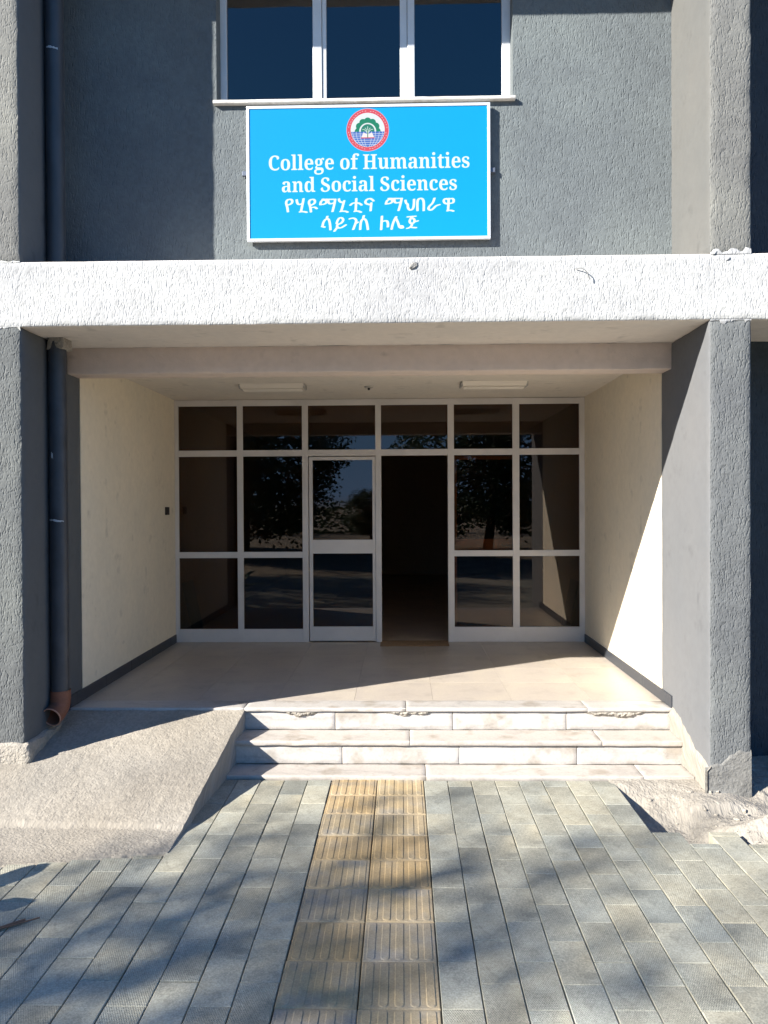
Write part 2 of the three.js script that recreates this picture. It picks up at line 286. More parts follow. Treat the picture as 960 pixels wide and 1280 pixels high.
// ------------------------------------------------------------ the building
const bld = thing('college_building', 'grey and white rendered college building with a recessed glazed entrance', 'building');
const X0 = -6.5, X1 = 6.5, Y1 = 3.006, Y2 = 3.424, Y3 = 6.10, Y4 = 6.52;
for (const [x0, x1, s] of [[XL - 0.265, XL, 1], [XR, XR + 0.263, 2]]) {
  mesh('column', roughBox(x0, x1, -0.2, Y1, DF, DB, 0.05, 0.004, 0.012, s, true), s === 1 ? [M.leftGrey, M.shadedGreySmooth] : [M.colGrey, M.colGreySmooth], bld);
  mesh('column', roughBox(x0, x1, Y2, Y3, DF, DW + 0.1, 0.05, 0.005, 0.012, s + 4, true), [M.colWarm, s === 1 ? M.shadedGreySmooth : M.colWarmSmooth], bld);
}
const band = mesh('fascia_band', roughBox(X0, X1, Y1, Y2, DF - 0.004, DW + 0.05, 0.03, 0.0026, 0.010, 7, true), [M.white, M.underside], bld); band.userData.label = 'white painted fascia band across the front';
mesh('upper_fascia_band', roughBox(X0, X1, Y3, Y4, DF - 0.004, DW - 0.003, 0.09, 0.005, 0.012, 9, true), [M.white, M.underside], bld);
{ // upper wall with its window opening
  const s = new THREE.Shape(); const XE = XR + 0.2; s.moveTo(X0, Y1); s.lineTo(XE, Y1); s.lineTo(XE, 9.2); s.lineTo(X0, 9.2); s.closePath();
  const h = new THREE.Path(); h.moveTo(-1.342, 4.788); h.lineTo(-1.342, 6.05); h.lineTo(0.816, 6.05); h.lineTo(0.816, 4.788); h.closePath(); s.holes.push(h);
  const g = new THREE.ExtrudeGeometry(s, { depth: DB - DW, bevelEnabled: false }); g.translate(0, 0, -DB); mesh('upper_wall', boxUV(g), M.wallGrey, bld); mesh('side_wall', box(XE, X1, Y1, 9.2, DW + 0.003, DB), M.navy, bld);  // side panel split off so its colour carries the shade right of the column
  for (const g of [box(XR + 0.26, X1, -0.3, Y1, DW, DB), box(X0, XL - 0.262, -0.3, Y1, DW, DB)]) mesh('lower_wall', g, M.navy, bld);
  mesh('porch_beam', roughBox(XL - 0.01, XR + 0.01, 2.816, Y1 + 0.012, DW + 0.002, DB - 0.003, 0.05, 0.005, 0.008, 12), M.beam, bld);
  for (const g of [box(XL - 0.2, XL, -0.2, 3.1, DB, DD + 0.06), box(XR, XR + 0.2, -0.2, 3.1, DB, DD + 0.06)]) mesh('porch_wall', g, M.cream, bld);
  mesh('porch_ceiling', box(XL - 0.1, XR + 0.1, 2.979, 3.2, DB - 0.002, DD + 0.06), M.ceiling, bld);
  // rooms behind, closed on all sides
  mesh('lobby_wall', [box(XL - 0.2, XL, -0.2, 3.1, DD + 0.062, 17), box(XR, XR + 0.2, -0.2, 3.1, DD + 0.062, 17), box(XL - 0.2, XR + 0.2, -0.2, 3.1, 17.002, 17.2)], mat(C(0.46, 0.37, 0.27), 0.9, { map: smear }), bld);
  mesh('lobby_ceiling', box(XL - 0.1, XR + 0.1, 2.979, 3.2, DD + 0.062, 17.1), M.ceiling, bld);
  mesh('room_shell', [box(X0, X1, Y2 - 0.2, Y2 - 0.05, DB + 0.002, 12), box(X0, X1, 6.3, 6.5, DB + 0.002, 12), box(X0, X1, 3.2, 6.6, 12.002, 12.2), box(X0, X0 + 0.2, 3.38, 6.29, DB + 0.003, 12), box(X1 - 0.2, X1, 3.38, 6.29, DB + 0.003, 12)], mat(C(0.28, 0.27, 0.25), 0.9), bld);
  mesh('roof', box(X0, X1, 9.2, 9.4, DW, 18), M.underside, bld);
  mesh('back_wall', [box(X0, X1, 6.6, 9.19, 17.3, 17.5)], M.wallGrey, bld);
}
{ // ragged edges of the white paint and bits stuck to the band
  const drip = (x0, x1, y, dir, deep, seed) => grid(46, 8, (u, v) => { const x = mix(x0, x1, u), d = deep * (0.25 + 1.1 * Math.max(0, 0.35 + fb(x * 26, seed, 2)) + 1.6 * Math.max(0, n3(x * 55, seed, 7) - 0.28)); return [x, y + dir * d * v, -(DF - 0.0055 + 0.006 * v * v * v)]; }, dir < 0);
  mesh('paint_edge', drip(XL - 0.263, XL - 0.002, Y1 + 0.002, -1, 0.028, 3), M.white, bld); mesh('paint_edge', drip(XR + 0.002, XR + 0.26, Y1 + 0.002, -1, 0.026, 5), M.white, bld);
  mesh('paint_edge', drip(XR + 0.002, XR + 0.26, Y2 - 0.004, 1, 0.04, 8), M.white, bld); mesh('paint_edge', drip(XL - 0.263, XL - 0.002, Y2 - 0.004, 1, 0.016, 11), M.white, bld);
  const lump = (x, y, r, s) => { const g = new THREE.IcosahedronGeometry(r, 3), p = g.attributes.position; for (let i = 0; i < p.count; i++) { const f = 1 + 0.9 * fb(p.getX(i) * 40 + s, p.getY(i) * 40, p.getZ(i) * 40); p.setXYZ(i, p.getX(i) * f * 1.5, p.getY(i) * f * 0.8, p.getZ(i) * f * 0.55); } g.rotateZ(0.6); g.translate(x, y, -(DF - 0.006)); g.computeVertexNormals(); return boxUV(g); };
  mesh('mortar_lump', lump(0.075, 3.37, 0.022, 1), M.mortarGrey, bld); mesh('mortar_lump', lump(2.07, 3.39, 0.008, 4), M.white, bld); mesh('mortar_lump', lump(1.98, 3.425, 0.012, 9), M.white, bld);
  const wire = new THREE.TubeGeometry(new THREE.CatmullRomCurve3([[1.11, 3.335, -5.155], [1.14, 3.335, -5.135], [1.17, 3.31, -5.128], [1.195, 3.265, -5.14]].map((q) => new THREE.Vector3(...q))), 16, 0.0028, 6); mesh('bent_wire', wire, mat(C(0.18, 0.18, 0.18), 0.6), bld);
}
{ // upstairs window
  const w = part('window', bld);
  const fr = (x0, x1, y0, y1, d0 = 6.012, d1 = 6.07) => mesh('frame', rbox(x0, x1, y0, y1, d0, d1), M.aluWhite, w);
  fr(-1.342, -1.294, 4.789, 6.05); fr(0.754, 0.816, 4.789, 6.05);
  fr(-0.65, -0.583, 4.789, 6.05); fr(-0.580, -0.549, 4.789, 6.05, 6.022);
  fr(-0.001, 0.052, 4.789, 6.05, 6.022); fr(0.055, 0.107, 4.789, 6.05);
  fr(-1.294, -0.65, 4.789, 4.816, 6.016, 6.066); fr(0.107, 0.754, 4.789, 4.816, 6.016, 6.066); fr(-0.549, -0.001, 4.796, 4.872, 6.024, 6.066);
  for (const [a, b] of [[-1.294, -0.65], [0.107, 0.754], [-0.549, -0.001]]) fr(a, b, 5.99, 6.05, 6.016, 6.066);
  for (const [a, b, d] of [[-1.3, -0.645, 6.04], [-0.553, 0.003, 6.046], [0.103, 0.76, 6.04]]) mesh('pane', box(a, b, 4.8, 6.0, d, d + 0.005), M.blueGlass, w);
  mesh('sill', roughBox(-1.362, 0.832, 4.762, 4.788, 5.846, 6.01, 0.06, 0.002, 0.005, 21), mat(C(0.74, 0.72, 0.68), 0.6, { map: marbleC }), w);
}
{ // skirting tiles along the two porch walls
  const sk = part('skirting', bld), joints = [8.65, 8.425, 7.812, 7.192, 6.572, 5.977, 5.872];
  for (const s of [0, 1]) for (let k = 0; k < joints.length - 1; k++) mesh('skirting_tile', s ? rbox(XR - 0.012, XR + 0.004, FL, FL + 0.088, joints[k + 1] + 0.002, joints[k] - 0.002, 0.002) : rbox(XL - 0.004, XL + 0.012, FL, FL + 0.088, joints[k + 1] + 0.002, joints[k] - 0.002, 0.002), M.skirt, sk);
}
{ // glazed aluminium entrance screen
  const sc = part('glass_screen', bld);
  const fr = (x0, x1, y0, y1, d0 = DD, d1 = DD + 0.055) => mesh('frame_bar', rbox(x0, x1, y0, y1, d0, d1, 0.002), M.alu, sc);
  const top = 2.909, T0 = 2.365, T1 = 2.432;
  for (const [a, b] of [[-2.4605, -2.42], [-1.783, -1.72], [-1.078, -1.014], [-0.287, -0.226], [0.49, 0.557], [1.184, 1.256], [1.897, 1.953]]) fr(a, b, FL + 0.001, 2.976);
  const bays = [[-2.42, -1.783], [-1.72, -1.078], [-1.014, -0.287], [-0.226, 0.49], [0.557, 1.184], [1.256, 1.897]];
  bays.forEach(([a, b], i) => {
    fr(a, b, top, 2.974, DD + 0.003, DD + 0.05); fr(a, b, T0, T1, DD + 0.004, DD + 0.05);
    const pane = (y0, y1) => mesh('pane', box(a - 0.004, b + 0.004, y0 - 0.004, y1 + 0.004, DD + 0.024, DD + 0.029), M.bronze, sc);
    pane(T1, top);
    if (i < 2) { fr(a, b, 1.268, 1.333, DD + 0.003, DD + 0.05); fr(a, b, FL + 0.002, 0.497, DD + 0.002, DD + 0.05); pane(1.333, T0); pane(0.497, 1.268); }
    if (i > 3) { fr(a, b, 1.278, 1.341, DD + 0.003, DD + 0.05); fr(a, b, FL + 0.002, 0.517, DD + 0.002, DD + 0.05); pane(1.341, T0); pane(0.517, 1.278); }
  });
  const leaf = (x, d, label) => {
    const l = part('sliding_door', bld); l.userData.label = label;
    const b = (name, x0, x1, y0, y1, e = 0) => mesh(name, rbox(x + x0, x + x1, y0, y1, d + e, d + 0.04 - e, 0.002), M.alu, l);
    b('stile', 0, 0.037, 0.366, 2.358); b('stile', 0.683, 0.716, 0.366, 2.358);
    b('rail', 0.037, 0.683, 2.32, 2.356, 0.002); b('rail', 0.037, 0.683, 1.312, 1.46, 0.002); b('rail', 0.037, 0.683, 0.368, 0.521, 0.002);
    mesh('pane', box(x + 0.033, x + 0.687, 0.517, 1.316, d + 0.018, d + 0.023), M.bronze, l); mesh('pane', box(x + 0.033, x + 0.687, 1.456, 2.324, d + 0.018, d + 0.023), M.bronze, l);
    return l;
  };
  leaf(-1.005, DD + 0.008, 'closed left sliding door leaf');
  const r = leaf(0.553, DD + 0.064, 'right sliding door leaf pushed open behind the fixed glass');
  mesh('lock', rbox(0.553 + 0.52, 0.553 + 0.66, 1.375, 1.40, DD + 0.05, DD + 0.064, 0.004), M.black, r);
}
// ------------------------------------------------------------ floors
{
  const f = setting('porch_floor', 'beige tiled porch floor'), r = rng(31), S = 0.6;
  const tones = [0, 1, 2].map((k) => mat(C(0.53 - 0.012 * k, 0.475 - 0.012 * k, 0.415 - 0.012 * k), 0.4, { map: tileC }));
  for (let i = -5; i < 4; i++) for (let k = 0; k < 5; k++) {
    const x0 = Math.max(XL, 0.226 + i * S), x1 = Math.min(XR, 0.226 + (i + 1) * S), d0 = 6.102 + k * S, d1 = Math.min(DD + 0.1, 6.102 + (k + 1) * S);
    if (x1 - x0 < 0.02 || d1 <= d0) continue;
    const g = slab(x1 - x0 - 0.0016, 0.02, d1 - d0 - 0.0016, 0.0006, r(), r()); const o = mesh('floor_tile', g, tones[Math.floor(r() * 3)], f); o.position.set((x0 + x1) / 2, FL, -(d0 + d1) / 2);
  }
  mesh('floor_bed', box(XL - 0.1, XR + 0.1, 0.0, FL - 0.004, 6.1, DD + 0.1), M.grout, f);
  const l = mesh('lobby_floor', box(XL - 0.1, XR + 0.1, 0.1, FL - 0.001, DD + 0.102, 17.1), mat(C(0.52, 0.41, 0.31), 0.5, { map: tileC }), scene); l.userData = { kind: 'structure' };
}
// ------------------------------------------------------------ marble steps
{
  const st = thing('entrance_steps', 'white marble steps with mortar smears leading up to the porch', 'steps');
  const r = rng(41);
  const row = (name, cuts, y0, y1, d0, d1, m) => { for (let k = 0; k < cuts.length - 1; k++) { const g = roughBox(cuts[k] + 0.0012, cuts[k + 1] - 0.0012, y0, y1 + (r() - 0.5) * 0.002, d0 + (r() - 0.5) * 0.003, d1, 0.03, 0.0022, 0.005, r() * 50); const uv = g.attributes.uv, a = r() * 2, b = r() * 2; for (let i = 0; i < uv.count; i++) uv.setXY(i, uv.getX(i) + a, uv.getY(i) + b); mesh(name, g, m, st); } };
  row('tread', [XL + 0.004, -1.17, 0.02, 1.34, XR - 0.004], 0.327, FL, 5.866, 6.1, M.marble);
  row('riser', [-1.24, -0.5, 0.36, 1.19, XR - 0.004], 0.19, 0.327, 5.886, 5.905, M.marble);
  row('tread', [-1.26, 0.045, 1.38, XR - 0.004], 0.158, 0.191, 5.6, 5.886, M.marbleWorn);
  row('riser', [-1.28, -0.43, 0.39, 1.21, XR - 0.004], 0.024, 0.158, 5.62, 5.64, M.marble);
  row('tread', [-1.3, 0.15, 1.6, XR - 0.02], -0.012, 0.024, 5.372, 5.622, M.marbleWorn);
  mesh('core', [box(-2.45, XR - 0.003, -0.2, 0.327, 5.906, 6.1), box(-1.3, XR - 0.003, -0.2, 0.158, 5.641, 5.906), box(-1.3, XR - 0.01, -0.2, -0.013, 5.39, 5.641)], M.mortar, st);
  // mortar squeezed out under the top tread
  for (const [xa, xb, drop, s] of [[-0.88, -0.62, 0.055, 1], [-0.18, 0.24, 0.05, 2], [1.3, 1.78, 0.06, 3]]) {
    const w = xb - xa;
    mesh('mortar', grid(40, 14, (u, v) => { const x = xa + w * u, edge = Math.sin(Math.PI * u) ** 0.5, d = drop * edge * (0.55 + 0.9 * Math.abs(fb(x * 14, s, 2))), y = 0.328 - d * v; const t = 0.016 * Math.sin(Math.PI * Math.min(1, v * 0.9 + 0.15)) * edge * (0.6 + 1.2 * (0.5 + fb(x * 45, y * 60, s))); return [x, y, -(5.888 - t)]; }, true), M.mortar, st);
  }
}
// ------------------------------------------------------------ ramp
{
  const rp = thing('concrete_ramp', 'rough grey concrete ramp beside the marble steps under the left column', 'ramp');
  const edge = (D) => mix(-1.255, -1.168, clamp((D - 4.45) / 1.42)) + 0.006 * fb(D * 8, 1, 1);
  const prof = (x, D) => {
    const lip = 4.5 + 0.05 * clamp((x + 1.3) * -0.8) + 0.03 * fb(x * 4, 2, 5);
    const n = 0.006 * fb(x * 5, D * 5, 4) + 0.0025 * fb(x * 22, D * 22, 8);
    const up = 0.341 - 0.229 * (5.88 - D) + n, low = mix(-0.001, 0.011, sstep(4.05, 4.5, D)) + n * 0.8 + 0.004 * sstep(4.15, 4.3, D);
    return mix(low, up, sstep(lip - 0.03, lip + 0.03, D));
  };
  const front = (x) => 4.225 - 0.18 * clamp((-1.22 - x) / 1.0, 0, 1.5) + 0.022 * fb(x * 9, 0, 2) + 0.02 * fb(x * 31, 4, 2);
  const topF = (u, v) => { const e = u; const D = mix(0, 1, v); const xr0 = -3.6; let DDv, x; DDv = mix(4.0, 5.884, D); x = mix(xr0, edge(DDv), 1 - (1 - e) ** 1.3); DDv = mix(front(x), 5.884, D); x = mix(xr0, edge(DDv), 1 - (1 - e) ** 1.3); let y = prof(x, DDv); if (v < 0.004) y = -0.02; return [x, y, -DDv]; };
  mesh('ramp_surface', grid(170, 190, topF), M.concrete, rp);
  mesh('ramp_side', grid(110, 14, (u, v) => { const D = mix(front(-1.25), 5.884, u), y = mix(prof(edge(D), D), -0.06, v); return [edge(D) - 0.0 + 0.006 * v + 0.004 * fb(D * 20, y * 20, 3) * Math.min(1, v * 8), y, -D]; }, true), M.mortarGrey, rp);
  // rough footing under the left column
  mesh('footing', roughBox(XL - 0.35, XL + 0.036, -0.1, 0.305, DF - 0.02, 5.87, 0.035, 0.016, 0.02, 17), M.mortar, rp);
}
{ // mortar patched over the foot of the right column and the ends of the steps
  const p = thing('mortar_patch', 'rough mortar patch around the foot of the right column', 'mortar');
  const topS = (D) => mix(0.16, 0.372, sstep(DF, 5.9, D)) + 0.03 * fb(D * 7, 1, 1);
  mesh('side_patch', grid(60, 40, (u, v) => { const D = mix(DF - 0.012, 5.93, u), yt = topS(D), y = mix(-0.12, yt, v), t = 0.028 * sstep(0, 0.14, 1 - v) * (0.75 + 0.6 * fb(D * 9, y * 9, 5)) + 0.05 * (1 - sstep(0, 0.4, v)) * (1 - u); return [XR + 0.002 - t, y + 0.006 * fb(D * 30, y * 30, 2), -D]; }, true), M.mortar, p);
  const topFr = (x) => 0.17 + 0.11 * sstep(0.05, 0.2, x - XR) + 0.035 * fb(x * 16, 3, 1);
  mesh('front_patch', grid(40, 34, (u, v) => { const x = mix(XR - 0.03, XR + 0.262, u), yt = topFr(x), y = mix(-0.1, yt, v), t = 0.009 * sstep(0, 0.06, 1 - v) * (0.8 + 0.8 * fb(x * 14, y * 14, 7)) + 0.024 * (1 - sstep(0, 0.5, v)) * (1 - 0.7 * u); return [x, y, -(DF + 0.003 - t)]; }), mat(C(0.235, 0.235, 0.225), 0.97, bumped(roughH, 0.007, concreteC)), p);
}

// ------------------------------------------------------------ sign
{
  const sx0 = -1.116, sx1 = 0.646, sy0 = 3.757, sy1 = 4.733, W = 2048, H = Math.round(2048 * (sy1 - sy0) / (sx1 - sx0));
  const c = document.createElement('canvas'); c.width = W; c.height = H; const x = c.getContext('2d');
  const S = (hex) => { const q = new THREE.Color(hex).multiplyScalar(0.46); return '#' + q.getHexString(); };   // printed ink, not as bright as paper
  x.fillStyle = '#007fb4'; x.fillRect(0, 0, W, H);
  const fit = (t, a, b, base, cap) => { x.save(); x.font = `bold 200px serif`; const w = x.measureText(t).width; const fs = cap * H / 0.714; x.font = `bold ${fs}px serif`; const wr = w * fs / 200; x.translate(a * W, base * H); x.scale((b - a) * W / wr, 1); x.fillStyle = S('#eef8fb'); x.fillText(t, 0, 0); x.restore(); };
  fit('College of Humanities', 0.087, 0.918, 0.475, 0.108); fit('and Social Sciences', 0.141, 0.866, 0.638, 0.104);
  // the Ethiopic lines, stroke by stroke
  const U = (px, py) => [((px - 308) / 305) * W, ((py - (134 - 5.7 * (px - 308) / 305)) / 169.5) * H];
  const draw = (ox, oy, k, lw, list) => { x.strokeStyle = S('#eef8fb'); x.lineCap = 'round'; x.lineJoin = 'round'; for (const s of list) { const q = []; for (let i = 0; i < s.length; i += 2) q.push(U(ox + s[i] / k, oy + s[i + 1] / k)); x.lineWidth = lw; for (const dx of [-6, -3, 0, 3, 6]) { x.save(); x.translate(dx, -dx * 0.15); x.beginPath(); x.moveTo(...q[0]); for (let i = 1; i < q.length - 1; i++) { const m = [(q[i][0] + q[i + 1][0]) / 2, (q[i][1] + q[i + 1][1]) / 2]; x.quadraticCurveTo(q[i][0], q[i][1], i === q.length - 2 ? q[i + 1][0] : m[0], i === q.length - 2 ? q[i + 1][1] : m[1]); } if (q.length === 2) x.lineTo(...q[1]); x.stroke(); x.restore(); } } };
  draw(350, 240, 8, 9, [
    [76, 205, 72, 165, 54, 112, 75, 80, 112, 80, 124, 102, 108, 130, 74, 138], [165, 85, 168, 122, 195, 136, 220, 122], [234, 74, 224, 130, 208, 198], [196, 206, 238, 198, 264, 210],
    [308, 205, 302, 150, 284, 110, 300, 82, 338, 78, 352, 98, 340, 126, 305, 140], [326, 160, 348, 152, 366, 172],
    [402, 132, 404, 104, 428, 84, 468, 90, 462, 116, 436, 130, 402, 132], [425, 78, 490, 80, 552, 78], [482, 82, 480, 112, 508, 128, 536, 114], [552, 78, 542, 140, 524, 200],
    [590, 74, 588, 108, 634, 110], [642, 92, 626, 150, 612, 196], [604, 200, 650, 190, 676, 206], [764, 70, 760, 130, 756, 194], [704, 136, 722, 114, 760, 112, 800, 116, 816, 134], [746, 198, 780, 188, 810, 206],
    [936, 92, 914, 68, 880, 70, 854, 92, 856, 118, 882, 126, 912, 132], [914, 112, 910, 150, 906, 190]]);
  draw(460, 240, 8, 9, [
    [180, 122, 186, 92, 214, 74, 248, 80, 242, 106, 212, 120, 180, 122], [208, 67, 270, 68, 340, 66], [266, 72, 262, 102, 290, 114, 320, 104], [338, 66, 326, 130, 306, 186],
    [376, 84, 380, 116, 400, 120, 398, 160, 420, 186, 452, 172, 462, 120, 462, 74], [496, 186, 492, 100, 508, 64, 546, 64, 562, 100, 558, 186],
    [666, 62, 652, 110, 618, 136, 600, 168, 628, 186, 656, 164, 682, 134, 716, 126], [804, 76, 780, 58, 754, 84, 768, 116, 800, 118], [808, 112, 846, 114, 862, 86, 846, 58, 812, 70], [808, 64, 806, 120, 800, 184], [794, 188, 828, 176, 854, 190]]);
  draw(395, 266, 6.857, 9, [
    [54, 122, 58, 84, 92, 50, 118, 70, 122, 150], [92, 50, 96, 36], [50, 122, 72, 128], [176, 96, 186, 56, 216, 42, 238, 64, 214, 96, 180, 104, 178, 130, 214, 138, 254, 108], [180, 130, 156, 162],
    [288, 56, 312, 44, 348, 62, 338, 98, 318, 146], [344, 92, 358, 84], [378, 146, 380, 80, 406, 50, 436, 70, 444, 146], [404, 52, 410, 28],
    [566, 32, 562, 90, 558, 146], [566, 78, 600, 64, 620, 86, 616, 122], [648, 142, 658, 80, 688, 36], [684, 46, 708, 92, 712, 128, 750, 134, 738, 108, 714, 116],
    [786, 36, 820, 32, 854, 30], [820, 38, 798, 68, 812, 96, 842, 86, 848, 56, 824, 44], [824, 92, 822, 126, 782, 134], [822, 126, 858, 128], [842, 78, 872, 70]]);
  { // round emblem: red ring, green crown over a gridded blue globe, open book
    const ex = 0.499 * W, ey = 0.187 * H, R = 0.158 * H, circ = (r, f) => { x.beginPath(); x.arc(ex, ey, r, 0, 7); x.fillStyle = f; x.fill(); };
    circ(R, S('#e9a9b5')); circ(R * 0.975, S('#dd5668')); circ(R * 0.80, S('#e6eef0'));
    x.save(); x.beginPath(); x.arc(ex, ey, R * 0.785, 0, 7); x.clip();
    x.fillStyle = S('#1f8a6d'); x.beginPath(); for (let k = 0; k <= 6; k++) { const a = Math.PI + Math.PI * k / 6; x.moveTo(ex, ey); x.arc(ex + Math.cos(a) * R * 0.44, ey + 0.07 * R + Math.sin(a) * R * 0.48, R * 0.17, 0, 7); } x.fill(); x.beginPath(); x.arc(ex, ey + 0.07 * R, R * 0.48, 0, 7); x.fill();
    x.fillStyle = S('#e6eef0'); x.beginPath(); x.arc(ex, ey + 0.07 * R, R * 0.4, 0, 7); x.fill(); x.fillStyle = S('#2a8672'); x.beginPath(); x.arc(ex, ey + 0.05 * R, R * 0.32, 0, 7); x.fill();
    x.fillStyle = S('#4b74c4'); x.fillRect(ex - R, ey + 0.08 * R, 2 * R, R);
    x.strokeStyle = S('#cfdcf0'); x.lineWidth = R * 0.022; for (let k = 1; k < 7; k++) { x.beginPath(); x.moveTo(ex - R, ey + (0.08 + k * 0.1) * R); x.lineTo(ex + R, ey + (0.08 + k * 0.1) * R); x.stroke(); } for (const k of [0.18, 0.36, 0.54, 0.7]) { x.beginPath(); x.ellipse(ex, ey + 0.08 * R, k * R, R * 0.75, 0, 0, Math.PI); x.stroke(); }
    x.strokeStyle = S('#cfe6dd'); x.lineWidth = R * 0.03; for (const a of [-1, -0.5, 0, 0.5, 1]) { x.beginPath(); x.moveTo(ex, ey + 0.2 * R); x.quadraticCurveTo(ex + a * R * 0.1, ey - 0.05 * R, ex + a * R * 0.24, ey - 0.16 * R + Math.abs(a) * 0.14 * R); x.stroke(); }
    x.fillStyle = S('#f3e9ea'); x.beginPath(); x.moveTo(ex, ey + 0.2 * R); x.lineTo(ex - 0.2 * R, ey + 0.12 * R); x.lineTo(ex - 0.3 * R, ey + 0.34 * R); x.lineTo(ex, ey + 0.37 * R); x.lineTo(ex + 0.3 * R, ey + 0.34 * R); x.lineTo(ex + 0.2 * R, ey + 0.12 * R); x.closePath(); x.fill();
    x.fillStyle = S('#cf5a70'); x.fillRect(ex - 0.32 * R, ey + 0.345 * R, 0.64 * R, 0.05 * R); x.fillStyle = S('#3d7d5c'); x.fillRect(ex - 0.02 * R, ey, 0.04 * R, 0.36 * R);
    x.restore();
    x.strokeStyle = S('#f6d3d2'); x.lineWidth = R * 0.025; for (let k = 0; k < 44; k++) { const a = k / 44 * Math.PI * 2; if (k % 11 === 0) continue; x.beginPath(); const w = 0.018 + 0.012 * hash(k, 3, 1); x.arc(ex, ey, R * (0.86 + 0.05 * hash(k, 1, 2)), a, a + w * 2); x.stroke(); }
  }
  const t = new THREE.CanvasTexture(c); t.colorSpace = THREE.SRGBColorSpace; t.anisotropy = 8;
  const s = thing('sign_board', 'bright blue college name board with round emblem above the entrance', 'sign', [(sx0 + sx1) / 2, sy0, -5.85]);
  const cx = (sx0 + sx1) / 2, w = sx1 - sx0, h = sy1 - sy0;
  const fm = mat(C(0.72, 0.74, 0.76), 0.35, { metalness: 0.3 });
  const b = 0.02, bar = (x0, x1, y0, y1) => { const g = new RoundedBoxGeometry(x1 - x0, y1 - y0, 0.03, 1, 0.002); g.translate((x0 + x1) / 2, (y0 + y1) / 2, 0); mesh('border', g, fm, s); };
  bar(-w / 2, w / 2, 0, b); bar(-w / 2, w / 2, h - b, h); bar(-w / 2, -w / 2 + b, b, h - b); bar(w / 2 - b, w / 2, b, h - b);
  const f = new THREE.BoxGeometry(w - 0.03, h - 0.03, 0.02); f.translate(0, h / 2, 0);
  const uvf = f.attributes.uv, pf_ = f.attributes.position; for (let i = 0; i < uvf.count; i++) uvf.setXY(i, pf_.getX(i) / w + 0.5, pf_.getY(i) / h);
  mesh('panel', f, new THREE.MeshPhysicalMaterial({ map: t, roughness: 0.7, specularIntensity: 0.25, color: C(1, 1, 1) }), s);
  for (const k of [-1, 1]) { const g = new RoundedBoxGeometry(0.05, 0.035, 0.025, 1, 0.004); g.translate(k * (w / 2 + 0.012), h * 0.51, -0.012); mesh('bracket', g, mat(C(0.12, 0.14, 0.18), 0.5, { metalness: 0.4 }), s); }
}
// ------------------------------------------------------------ drainpipe
{
  const px = -2.396, pd = 5.56, R = 0.061;
  const d = thing('drainpipe', 'dark painted drainpipe with terracotta outlet in the corner of left column', 'drainpipe', [px, 0, -pd]);
  const pc = texture(512, 1, (u, v) => { const s = pf(u, v, 5, 201, 4, 24), sc = pf(u, v, 60, 207, 3, 10); const k = 0.9 + 0.15 * s, w = sc > 0.78 ? 0.8 : 0; return [k + w, k + w, k + w]; }, true); pc.repeat.set(1, 1);
  const pm = mat(C(0.050, 0.056, 0.066), 0.5, { map: pc });
  const tube = (r, y0, y1) => { const g = new THREE.CylinderGeometry(r, r, y1 - y0, 28, 1, true); g.translate(0, (y0 + y1) / 2, 0); return g; };
  mesh('pipe', tube(R, 0.52, 3.0), pm, d); mesh('pipe', tube(R, Y2 - 0.01, 9.0), pm, d);
  const paint = mat(C(0.42, 0.44, 0.46), 0.7);
  const smearG = (y, a, w, h, s) => grid(24, 4, (u, v) => { const t = a + w * (u - 0.5), j = 0.006 * fb(u * 9, v * 3, s); return [Math.sin(t) * (R + 0.0012), y + h * (v - 0.5) * (0.7 + 0.6 * n3(u * 7, 0, s)) - 0.012 * u + j, Math.cos(t) * (R + 0.0012)]; });
  mesh('paint_mark', smearG(1.752, 0.0, 1.9, 0.016, 3), paint, d); mesh('paint_mark', smearG(5.0, 0.1, 1.3, 0.02, 6), paint, d); mesh('paint_mark', smearG(2.2, -0.3, 0.25, 0.05, 9), paint, d);
  const gr = roughBox(-0.05, 0.075, 2.93, 3.02, -0.055, 0.09, 0.025, 0.022, 0.015, 88); mesh('mortar_collar', gr, M.mortar, d);
  const path = new THREE.CatmullRomCurve3([[0, 0.56, 0], [0, 0.5, 0.0], [-0.004, 0.45, 0.012], [-0.012, 0.415, 0.05], [-0.02, 0.395, 0.105]].map((p) => new THREE.Vector3(...p)));
  const terra = mat(C(0.24, 0.095, 0.055), 0.7, { map: concreteC });
  const o = new THREE.TubeGeometry(path, 24, R + 0.007, 28), i = new THREE.TubeGeometry(path, 24, R, 28); { const ix = i.index.array; for (let k = 0; k < ix.length; k += 3) { const t = ix[k]; ix[k] = ix[k + 1]; ix[k + 1] = t; } i.attributes.normal.array.forEach((v, k, A) => { A[k] = -v; }); }
  const el = mesh('outlet', [o, i], terra, d);
  const end = path.getPoint(1), tan = path.getTangent(1), ring = new THREE.TorusGeometry(R + 0.0045, 0.005, 8, 32); ring.lookAt(tan); ring.translate(end.x, end.y, end.z); mesh('rim', ring, mat(C(0.38, 0.2, 0.14), 0.7), el);
}
